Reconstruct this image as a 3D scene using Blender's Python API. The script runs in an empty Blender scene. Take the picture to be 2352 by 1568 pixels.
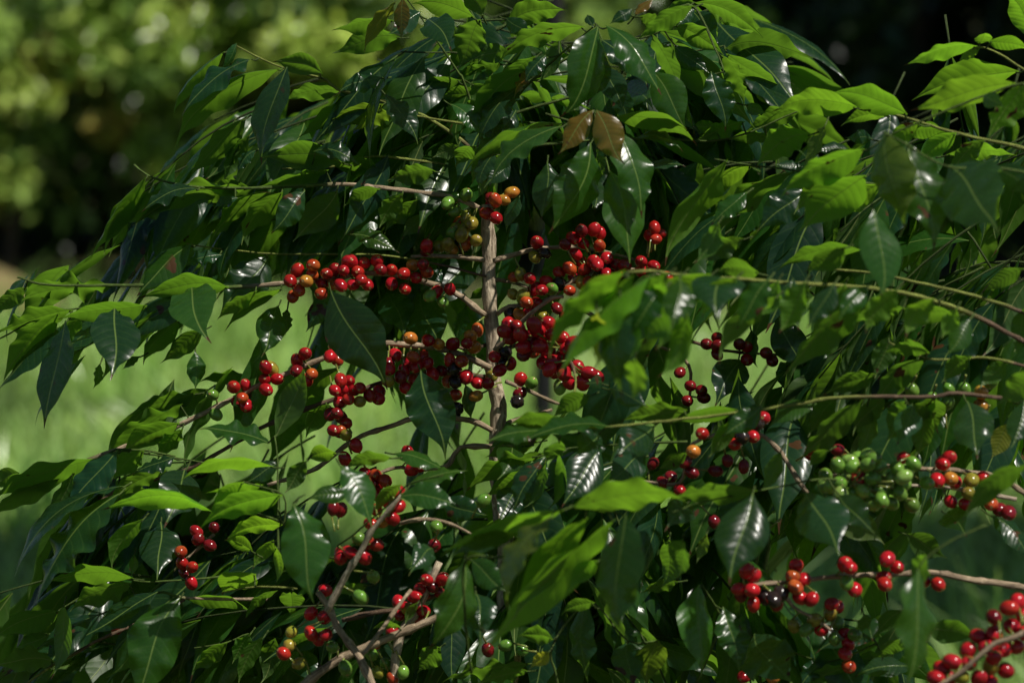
import bpy, math, random
import numpy as np
from mathutils import Vector, Matrix

random.seed(7)
RNG = np.random.default_rng(7)
C = bpy.context.scene.collection
SC = bpy.context.scene

# ------------------------------------------------------------------ camera, sky, sun, exposure
CAM_H, PITCH, FOC, D0 = 1.70, math.radians(6.0), 135.0, 4.70
cam_d = bpy.data.cameras.new('camera')
cam = bpy.data.objects.new('camera', cam_d); C.objects.link(cam)
cam.location = (0, 0, CAM_H)
cam.rotation_euler = (math.radians(90) - PITCH, 0, 0)
cam_d.lens = FOC; cam_d.sensor_width = 36
cam_d.clip_start = 0.1; cam_d.clip_end = 400
cam_d.dof.use_dof = True
cam_d.dof.focus_distance = D0
cam_d.dof.aperture_fstop = 4.5
SC.camera = cam

SUN_EL, SUN_AZ = math.radians(57), math.radians(124)   # azimuth from +Y clockwise: from the right, a little behind the camera
w = bpy.data.worlds.new('World'); SC.world = w; w.use_nodes = True
nt = w.node_tree
sky = nt.nodes.new('ShaderNodeTexSky'); sky.sky_type = 'NISHITA'; sky.sun_disc = False
sky.air_density = .7; sky.dust_density = .2; sky.sun_elevation = SUN_EL; sky.sun_rotation = SUN_AZ
bg = nt.nodes['Background']; bg.inputs['Strength'].default_value = 0.05
nt.links.new(sky.outputs['Color'], bg.inputs['Color'])
sun_d = bpy.data.lights.new('sun', 'SUN'); sun_d.energy = 5.0; sun_d.angle = math.radians(0.5); sun_d.color = (1, .95, .86)
sun = bpy.data.objects.new('sun', sun_d); C.objects.link(sun)
to_sun = Vector((math.sin(SUN_AZ) * math.cos(SUN_EL), math.cos(SUN_AZ) * math.cos(SUN_EL), math.sin(SUN_EL)))
sun.rotation_euler = to_sun.to_track_quat('Z', 'Y').to_euler()
sun.location = to_sun * 30
SC.view_settings.view_transform = 'Standard'; SC.view_settings.look = 'None'
SC.view_settings.exposure = 0.08; SC.view_settings.gamma = 1
SC.cycles.max_bounces = 5; SC.cycles.transparent_max_bounces = 4

# ------------------------------------------------------------------ pixel -> place
FW = np.array((0, math.cos(PITCH), -math.sin(PITCH)))
UP = np.array((0, math.sin(PITCH), math.cos(PITCH)))
RT = np.array((1.0, 0, 0))
CAM = np.array((0, 0, CAM_H))
K = 36.0 / FOC / 2352.0
MM = D0 * K                                   # metres per picture unit at the focus distance
OFF = {1: (0, 0), 2: (775.2, 0), 3: (1548, 0), 4: (0, 516.8), 5: (775.2, 516.8), 6: (1548, 516.8), 7: (0, 1033.6), 8: (775.2, 1033.6), 9: (1548, 1033.6)}
ZS = 0.3418
def P(r, x, y):
    return OFF[r][0] + x * ZS, OFF[r][1] + y * ZS
def at(px, py, zcm=0.0):
    d = D0 + zcm * 0.01
    return CAM + FW * d + RT * ((px - 1176) * K * d) - UP * ((py - 784) * K * d)
def proj(p):
    q = np.asarray(p) - CAM; d = q @ FW
    return 1176 + (q @ RT) / (K * d), 784 - (q @ UP) / (K * d), d

def unit(v):
    v = np.asarray(v, float); n = np.linalg.norm(v)
    return v / n if n > 1e-9 else np.array((0, 0, 1.0))

# ------------------------------------------------------------------ mesh collector
class MB:
    def __init__(s):
        s.v = []; s.f = []; s.uv = []; s.t = []; s.n = 0; s.smooth = []
    def add(s, v, f, uv, tint, smooth=True):
        v = np.asarray(v, float)
        s.v.append(v); s.uv.append(np.asarray(uv, float))
        t = np.asarray(tint, float)
        if t.ndim == 1: t = np.tile(t, (len(v), 1))
        s.t.append(t)
        s.f.extend([[i + s.n for i in q] for q in f])
        s.n += len(v)
    def build(s, name, mats, parent=None, origin=None):
        v = np.concatenate(s.v); uv = np.concatenate(s.uv); t = np.concatenate(s.t)
        o_ = np.array(origin if origin is not None else (0, 0, 0), float)
        me = bpy.data.meshes.new(name)
        me.from_pydata((v - o_).tolist(), [], s.f)
        me.update()
        a = me.attributes.new('tint', 'FLOAT_COLOR', 'POINT')
        a.data.foreach_set('color', np.c_[t, np.ones(len(t))].astype(np.float32).ravel())
        u = me.attributes.new('leaf_uv', 'FLOAT_VECTOR', 'POINT')
        u.data.foreach_set('vector', np.c_[uv, np.zeros(len(uv))].astype(np.float32).ravel())
        me.polygons.foreach_set('use_smooth', np.ones(len(me.polygons), bool))
        me.materials.append(mats)
        ob = bpy.data.objects.new(name, me); C.objects.link(ob)
        ob.location = Vector(o_.tolist())
        if parent is not None:
            ob.parent = parent
            pw = WORLD.get(parent.name, np.zeros(3))
            ob.location = Vector((o_ - pw).tolist())
        WORLD[ob.name] = o_
        return ob
WORLD = {}
def empty(name, loc):
    o = bpy.data.objects.new(name, None); C.objects.link(o); o.location = loc
    o.empty_display_size = 0.1
    WORLD[o.name] = np.array(loc, float)
    return o
def tag(o, label=None, cat=None, group=None, kind=None):
    if label: o['label'] = label
    if cat: o['category'] = cat
    if group: o['group'] = group
    if kind: o['kind'] = kind
    return o

# ------------------------------------------------------------------ materials
class NT:
    def __init__(s, name):
        s.m = bpy.data.materials.new(name); s.m.use_nodes = True
        s.t = s.m.node_tree; s.t.nodes.clear()
        s.out = s.t.nodes.new('ShaderNodeOutputMaterial')
    def n(s, typ, ins=None, **kw):
        x = s.t.nodes.new(typ)
        for k, v in kw.items(): setattr(x, k, v)
        for k, v in (ins or {}).items(): s.set(x.inputs[k], v)
        return x
    def set(s, sock, v):
        if isinstance(v, bpy.types.NodeSocket): s.t.links.new(v, sock)
        elif hasattr(sock.default_value, '__len__') and not hasattr(v, '__len__'): sock.default_value = [v] * len(sock.default_value)
        elif hasattr(v, '__len__') and len(v) == 3 and len(sock.default_value) == 4: sock.default_value = (*v, 1)
        else: sock.default_value = v
    def math(s, op, a, b=0.0, c=0.0):
        x = s.n('ShaderNodeMath', operation=op); s.set(x.inputs[0], a); s.set(x.inputs[1], b); s.set(x.inputs[2], c)
        return x.outputs[0]
    def mix(s, f, a, b, blend='MIX'):
        x = s.n('ShaderNodeMix', data_type='RGBA', blend_type=blend)
        s.set(x.inputs[0], f); s.set(x.inputs[6], a); s.set(x.inputs[7], b)
        return x.outputs[2]
    def ramp(s, f, a, b):
        x = s.n('ShaderNodeMapRange', clamp=True); s.set(x.inputs[0], f); x.inputs[1].default_value = a; x.inputs[2].default_value = b
        return x.outputs[0]
    def noise(s, vec, scale, detail=3.0, rough=.55):
        x = s.n('ShaderNodeTexNoise', {'Vector': vec, 'Scale': scale, 'Detail': detail, 'Roughness': rough})
        return x.outputs['Fac']
    def attr(s, name, out):
        return s.n('ShaderNodeAttribute', attribute_name=name).outputs[out]

def leaf_material(name, detail=True, transl=.42):
    g = NT(name)
    tint = g.attr('tint', 'Color')
    geo = g.n('ShaderNodeNewGeometry')
    back = geo.outputs['Backfacing']
    if detail:
        uv = g.n('ShaderNodeSeparateXYZ', {0: g.attr('leaf_uv', 'Vector')})
        t, y = uv.outputs[0], uv.outputs[1]              # along 0..1, across -1..1 of the widest half width
        ay = g.math('ABSOLUTE', y)
        mid = g.math('SUBTRACT', 1, g.ramp(ay, .012, .045))
        q = g.math('MULTIPLY', g.math('SUBTRACT', t, g.math('MULTIPLY', g.math('POWER', ay, 1.35), .16)), 10.5)
        fr = g.math('ABSOLUTE', g.math('SUBTRACT', g.math('FRACT', q), .5))   # 0.5 on the vein
        vein = g.ramp(fr, .43, .5)
        rise = g.math('SINE', g.math('MULTIPLY', g.math('FRACT', q), math.pi))
        pos = geo.outputs['Position']
        nz = g.noise(pos, 60, 3)
        nf = g.noise(pos, 420, 2)
        mott = g.mix(g.ramp(nz, .3, .75), tint, g.mix(1.0, tint, (1.5, 1.35, 1.15), 'MULTIPLY'))
        topc = g.mix(g.math('MULTIPLY', vein, .22), mott, (.10, .19, .045))
        topc = g.mix(g.math('MULTIPLY', mid, .8), topc, (.17, .26, .06))
        spot = g.math('MULTIPLY', g.ramp(g.noise(pos, 38, 2), .66, .68), g.ramp(g.noise(pos, 8, 1), .54, .58))
        edge = g.math('MULTIPLY', g.ramp(g.math('ADD', t, g.math('MULTIPLY', g.noise(pos, 90, 2), .12)), .99, 1.0), g.ramp(g.noise(pos, 6, 1), .5, .52))
        spot = g.math('MAXIMUM', spot, edge)
        botc = g.mix(.5, mott, (.055, .105, .018))
        botc = g.mix(g.math('MULTIPLY', vein, .28), botc, (.16, .24, .07))
        botc = g.mix(g.math('MULTIPLY', mid, .8), botc, (.24, .30, .09))
        topc = g.mix(spot, topc, (.09, .045, .018)); botc = g.mix(spot, botc, (.09, .045, .018))
        h = g.math('ADD', g.math('MULTIPLY', rise, .42), g.math('MULTIPLY', mid, -.5))
        h = g.math('ADD', h, g.math('MULTIPLY', nf, .07))
        h = g.math('ADD', h, g.math('MULTIPLY', nz, .8)); h = g.math('ADD', h, g.math('MULTIPLY', g.noise(pos, 190, 2), .12))
        bump = g.n('ShaderNodeBump', {'Strength': .34, 'Distance': .0013, 'Height': h}).outputs[0]
        trc = g.mix(1.0, tint, (4.5, 4.0, 1.2), 'MULTIPLY')
        trc = g.mix(.62, trc, (.31, .62, .035))
        trc = g.mix(g.math('MULTIPLY', vein, .22), trc, (.03, .07, .008))
        trc = g.mix(g.math('MULTIPLY', mid, .45), trc, (.05, .10, .01))
        trc = g.mix(spot, trc, (.03, .012, .004))
        rgh = g.math('ADD', .16, g.math('MULTIPLY', g.noise(pos, 150, 4), .22))
    else:
        topc = tint; botc = g.mix(.5, tint, (.09, .17, .04)); bump = None
        trc = g.mix(1.0, tint, (2.0, 2.0, 1.2), 'MULTIPLY'); rgh = .25
    col = g.mix(back, topc, botc)
    rgh = g.math('ADD', rgh, g.math('MULTIPLY', back, .22))
    ins = {'Base Color': col, 'Roughness': rgh, 'IOR': 1.45}
    tins = {'Color': trc}
    if bump is not None: ins['Normal'] = bump; tins['Normal'] = bump
    pb = g.n('ShaderNodeBsdfPrincipled', ins)
    tr = g.n('ShaderNodeBsdfTranslucent', tins)
    mx = g.n('ShaderNodeMixShader', {0: transl, 1: pb.outputs[0], 2: tr.outputs[0]})
    g.t.links.new(mx.outputs[0], g.out.inputs[0])
    return g.m

def bark_material(name):
    g = NT(name)
    tint = g.attr('tint', 'Color')
    uv = g.n('ShaderNodeSeparateXYZ', {0: g.attr('leaf_uv', 'Vector')})
    vec = g.n('ShaderNodeCombineXYZ', {0: g.math('MULTIPLY', uv.outputs[0], 18), 1: g.math('COSINE', uv.outputs[1]), 2: g.math('SINE', uv.outputs[1])}).outputs[0]
    n1 = g.noise(vec, 2.2, 5, .65)
    n2 = g.noise(g.n('ShaderNodeNewGeometry').outputs['Position'], 130, 4, .6)
    c = g.mix(g.ramp(n1, .35, .66), g.mix(1.0, tint, (.34, .30, .26), 'MULTIPLY'), g.mix(1.0, tint, (1.35, 1.32, 1.25), 'MULTIPLY'))
    c = g.mix(g.ramp(n2, .55, .7), c, g.mix(1.0, tint, (1.5, 1.5, 1.45), 'MULTIPLY'))
    h = g.math('ADD', n1, g.math('MULTIPLY', n2, .4))
    b = g.n('ShaderNodeBump', {'Strength': .8, 'Distance': .003, 'Height': h}).outputs[0]
    pb = g.n('ShaderNodeBsdfPrincipled', {'Base Color': c, 'Roughness': .7, 'Normal': b, 'Specular IOR Level': .3})
    g.t.links.new(pb.outputs[0], g.out.inputs[0])
    return g.m

def cherry_material(name):
    g = NT(name)
    tint = g.attr('tint', 'Color')
    pos = g.n('ShaderNodeNewGeometry').outputs['Position']
    nz = g.noise(pos, 160, 2)
    n2 = g.noise(pos, 900, 2)
    c = g.mix(g.ramp(nz, .35, .7), g.mix(1.0, tint, (.75, .7, .7), 'MULTIPLY'), g.mix(1.0, tint, (1.2, 1.25, 1.1), 'MULTIPLY'))
    c = g.mix(g.math('MULTIPLY', g.ramp(n2, .66, .72), .35), c, (.35, .2, .1))
    r = g.math('ADD', .11, g.math('MULTIPLY', g.noise(pos, 300, 3), .14))
    b = g.n('ShaderNodeBump', {'Strength': .06, 'Distance': .001, 'Height': g.noise(pos, 260, 3)}).outputs[0]
    pb = g.n('ShaderNodeBsdfPrincipled', {'Base Color': c, 'Roughness': r, 'IOR': 1.45, 'Normal': b,
             'Subsurface Weight': .12, 'Subsurface Radius': (.004, .0015, .001), 'Subsurface Scale': 1.0})
    g.t.links.new(pb.outputs[0], g.out.inputs[0])
    return g.m

def plain_material(name, rough=.9, scale=3.0, amp=.5, scale2=30.0):
    g = NT(name)
    tint = g.attr('tint', 'Color')
    pos = g.n('ShaderNodeNewGeometry').outputs['Position']
    n = g.math('ADD', g.math('MULTIPLY', g.noise(pos, scale, 4), .6), g.math('MULTIPLY', g.noise(pos, scale2, 3), .4))
    c = g.mix(g.ramp(n, .32, .68), g.mix(1.0, tint, (1 - amp, 1 - amp * .9, 1 - amp), 'MULTIPLY'), g.mix(1.0, tint, (1 + amp, 1 + amp * .8, 1 + amp * .5), 'MULTIPLY'))
    pb = g.n('ShaderNodeBsdfPrincipled', {'Base Color': c, 'Roughness': rough, 'Specular IOR Level': .2})
    g.t.links.new(pb.outputs[0], g.out.inputs[0])
    return g.m

M_LEAF = leaf_material('coffee_leaf')
M_FAR = leaf_material('far_leaf', detail=False, transl=.30)
M_BARK = bark_material('bark')
M_CHERRY = cherry_material('cherry_skin')
M_GROUND = plain_material('lawn_soil', .95, 2.2, .6, 9)
M_EARTH = plain_material('dry_earth', .95, 1.6, .4, 25)

# ------------------------------------------------------------------ shapes
PT = np.array([0, .03, .08, .15, .25, .36, .45, .55, .64, .72, .79, .85, .90, .95, 1.0])
PH = np.array([.015, .08, .25, .50, .79, .96, 1.0, .95, .81, .61, .39, .20, .10, .05, .012])
NU, NV = 38, 13
TU = np.linspace(0, 1, NU) ** 1.0
HU = np.interp(TU, PT, PH)
HU = np.convolve(np.r_[HU[0], HU, HU[-1]], (.2, .6, .2), 'valid')
VV = np.linspace(-1, 1, NV)
LEAF_F = [(i * NV + j, (i + 1) * NV + j, (i + 1) * NV + j + 1, i * NV + j + 1) for i in range(NU - 1) for j in range(NV - 1)]
def leaf_shape(L, W, rnd, wave=1.0, arch=.08, bow=0.0, fold=.25, lowres=False):
    """local: x along, y across, z up (upper face)"""
    t = TU[:, None]; v = VV[None, :]
    hw = W * .5 * HU[:, None]
    y = v * hw
    av = np.abs(v)
    nw = rnd.uniform(2.2, 3.9) if wave < 1 else rnd.uniform(3.0, 4.8)
    ph = rnd.uniform(0, 6.28, 2)
    side = np.where(v > 0, ph[0], ph[1])
    wob = .35 * np.sin(t * rnd.uniform(7, 11) + ph[1])
    amp = wave * rnd.uniform(.035, .08) * W * np.clip(HU[:, None] * 1.3, 0, 1) * (.65 + .5 * np.sin(t * rnd.uniform(3, 8) + ph[0]))
    z = amp * av ** 2.1 * np.sin(2 * math.pi * nw * t + side + wob)
    z = z + fold * av * hw * (1.0 - .6 * av)                     # shallow V along the midrib
    z = z - rnd.uniform(.0, .28) * av ** 3 * hw                   # margins roll down
    z = z + arch * L * (4 * t * (1 - t)) + 0 * v
    z = z - rnd.uniform(-.01, .05) * L * np.clip((t - .8) / .2, 0, 1) ** 2
    y = y + bow * L * (4 * t * (1 - t)) + rnd.uniform(-.045, .045) * L * np.clip((t - .78) / .22, 0, 1) ** 2
    y = y + .018 * L * math.copysign(1, rnd.uniform(-1, 1)) * np.sin(6.28 * t)
    tw = rnd.uniform(-.35, .35)
    ang = tw * (t - .4)
    y2 = y * np.cos(ang) - z * np.sin(ang) * .5
    z2 = z + y * np.sin(ang)
    x = t * L - np.abs(bow) * 0 + 0 * v
    pts = np.stack([x, y2, z2], -1).reshape(-1, 3)
    uv = np.stack([np.broadcast_to(t, (NU, NV)), v * HU[:, None]], -1).reshape(-1, 2)
    return pts, uv
def tube(pts, rad, nseg=9, seed=0, knots=None, tint=(.3, .2, .12), tint2=None, split=1.0, rough=.06):
    """pts (n,3) resampled already; rad per point; returns v,f,uv,tint"""
    rnd = np.random.default_rng(seed)
    pts = np.asarray(pts, float); n = len(pts)
    d = np.gradient(pts, axis=0)
    d = d / (np.linalg.norm(d, axis=1, keepdims=True) + 1e-12)
    ref = np.array((0, 1.0, 0)) if abs(d[:, 1]).mean() < .8 else np.array((0, 0, 1.0))
    v = []; uv = []; tt = []
    s = np.r_[0, np.cumsum(np.linalg.norm(np.diff(pts, axis=0), axis=1))]
    a = np.linspace(0, 2 * math.pi, nseg, endpoint=False)
    for i in range(n):
        e1 = unit(np.cross(d[i], ref)); e2 = np.cross(d[i], e1)
        r = rad[i] * (1 + rough * rnd.standard_normal(nseg))
        v.append(pts[i] + (np.cos(a) * r)[:, None] * e1 + (np.sin(a) * r)[:, None] * e2)
        uv.append(np.stack([np.full(nseg, s[i]), a], -1))
        k = i / max(1, n - 1)
        if tint2 is None: c = np.array(tint)
        else:
            m = np.clip((k - split) / .05 + .5, 0, 1); c = np.array(tint) * (1 - m) + np.array(tint2) * m
        tt.append(np.tile(c, (nseg, 1)))
    f = [(i * nseg + j, i * nseg + (j + 1) % nseg, (i + 1) * nseg + (j + 1) % nseg, (i + 1) * nseg + j) for i in range(n - 1) for j in range(nseg)]
    v = np.concatenate(v); uv = np.concatenate(uv); tt = np.concatenate(tt)
    f.append(tuple(range(nseg - 1, -1, -1))); f.append(tuple((n - 1) * nseg + j for j in range(nseg)))
    return v, f, uv, tt
def spline(pts, step):
    pts = np.asarray(pts, float)
    if len(pts) == 2: pts = np.array([pts[0], pts.mean(0), pts[1]])
    q = np.vstack([2 * pts[0] - pts[1], pts, 2 * pts[-1] - pts[-2]])
    out = []
    for i in range(1, len(q) - 2):
        n = max(2, int(np.linalg.norm(q[i + 1] - q[i]) / step))
        for k in range(n):
            t = k / n
            out.append(.5 * (2 * q[i] + (q[i + 1] - q[i - 1]) * t + (2 * q[i - 1] - 5 * q[i] + 4 * q[i + 1] - q[i + 2]) * t * t + (3 * q[i] - q[i - 1] - 3 * q[i + 1] + q[i + 2]) * t ** 3))
    out.append(pts[-1])
    return np.array(out)
def prof(ts, ks, vs): return np.interp(ts, ks, vs)

WOOD = (.33, .255, .175); WOODD = (.13, .085, .055); GREEN = (.075, .13, .02); YEL = (.20, .24, .05); PALE = (.40, .34, .26)
TWIG = {'w': (WOOD, None), 'd': (WOODD, None), 'g': (GREEN, None), 'y': (YEL, None), 'm': (WOOD, GREEN), 'n': (WOODD, YEL), 'p': (PALE, None)}
LEAFC = {'d': (.007, .028, .014), 'g': (.014, .052, .009), 'y': (.026, .085, .011), 'l': (.085, .220, .018), 'b': (.085, .052, .012), 'o': (.060, .085, .016), 'Y': (.30, .29, .055), 'x': (.16, .10, .03)}  # l: young leaf colour, lightened further so the sprays look sunlit
CHC = {'r': ((.44, .012, .022), (.36, .009, .015)), 's': ((.42, .035, .018), (.36, .012, .012)), 'o': ((.42, .11, .022), (.36, .035, .014)),
       'a': ((.40, .24, .03), (.42, .14, .025)), 'v': ((.24, .26, .03), (.26, .20, .03)), 'g': ((.11, .24, .035), (.13, .26, .04)),
       'G': ((.24, .40, .09), (.20, .36, .07)), 'D': ((.14, .006, .012), (.18, .008, .012)), 'k': ((.016, .011, .013), (.024, .016, .016))}

def cherry_shape(c, axis, diam, seed, kind, stalk_to=None):
    rnd = np.random.default_rng(seed)
    n2 = 14
    ph = np.r_[0, .09, .17, .24, np.linspace(.42, math.pi, 10)]; n1 = len(ph)
    elong = rnd.uniform(1.08, 1.30)
    axis = unit(axis)
    e1 = unit(np.cross(axis, (0.31, .2, .93))); e2 = np.cross(axis, e1)
    r = diam * .5
    v = []; tt = []
    ca, cb = [np.array(q) for q in CHC[kind]]
    ca = ca * rnd.uniform(.8, 1.2, 3); cb = cb * rnd.uniform(.6, 1.2)
    al = np.linspace(0, 2 * math.pi, n2, endpoint=False)
    wr = .10 if kind == 'k' else .012
    blush = rnd.uniform(0, 6.28)
    for i, p in enumerate(ph):
        zz = math.cos(p); rr = math.sin(p)
        zz = zz * elong
        if i == 0: zz -= .07                                   # the navel sinks in
        if i == 1: zz -= .02
        if i == 2: zz += .015
        if i == 0: rr = .05
        if i == n1 - 1: rr = .05
        q = rr * (1 + wr * rnd.standard_normal(n2) * (1 if 0 < i < n1 - 1 else 0))
        # oval cross-section, as two beans sit side by side
        v.append(c + r * (zz * axis + (np.cos(al) * q * 1.05)[:, None] * e1 + (np.sin(al) * q * .95)[:, None] * e2))
        k = (1 - math.cos(p)) / 2
        m = np.clip(k * .7 + .3 * np.sin(al + blush), 0, 1)[:, None]
        col = cb * (1 - m) + ca * m
        if i == 0: col = np.tile(np.array((.07, .04, .02)), (n2, 1))
        if i in (1, 2): col = np.array((.34, .20, .08)) * (.25 if kind in 'kD' else 1.0)
        if i == n1 - 1: col = np.tile(np.array((.14, .18, .04)), (n2, 1))
        tt.append(np.broadcast_to(col, (n2, 3)).copy())
    f = [(i * n2 + j, (i + 1) * n2 + j, (i + 1) * n2 + (j + 1) % n2, i * n2 + (j + 1) % n2) for i in range(n1 - 1) for j in range(n2)]
    f.append(tuple(range(n2))); f.append(tuple((n1 - 1) * n2 + j for j in range(n2 - 1, -1, -1)))
    v = np.concatenate(v); tt = np.concatenate(tt)
    uv = np.zeros((len(v), 2))
    out = [(v, f, uv, tt)]
    a = c - axis * r * elong * .96
    b = stalk_to if stalk_to is not None else a - axis * .004
    l = np.linalg.norm(b - a)
    if l > .022: b = a + (b - a) / l * .022
    sp = np.array([a, a * .5 + b * .5, b])
    out.append(tube(sp, [.0013, .0011, .0015], 5, seed, tint=(.17, .2, .05)))
    return out

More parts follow.
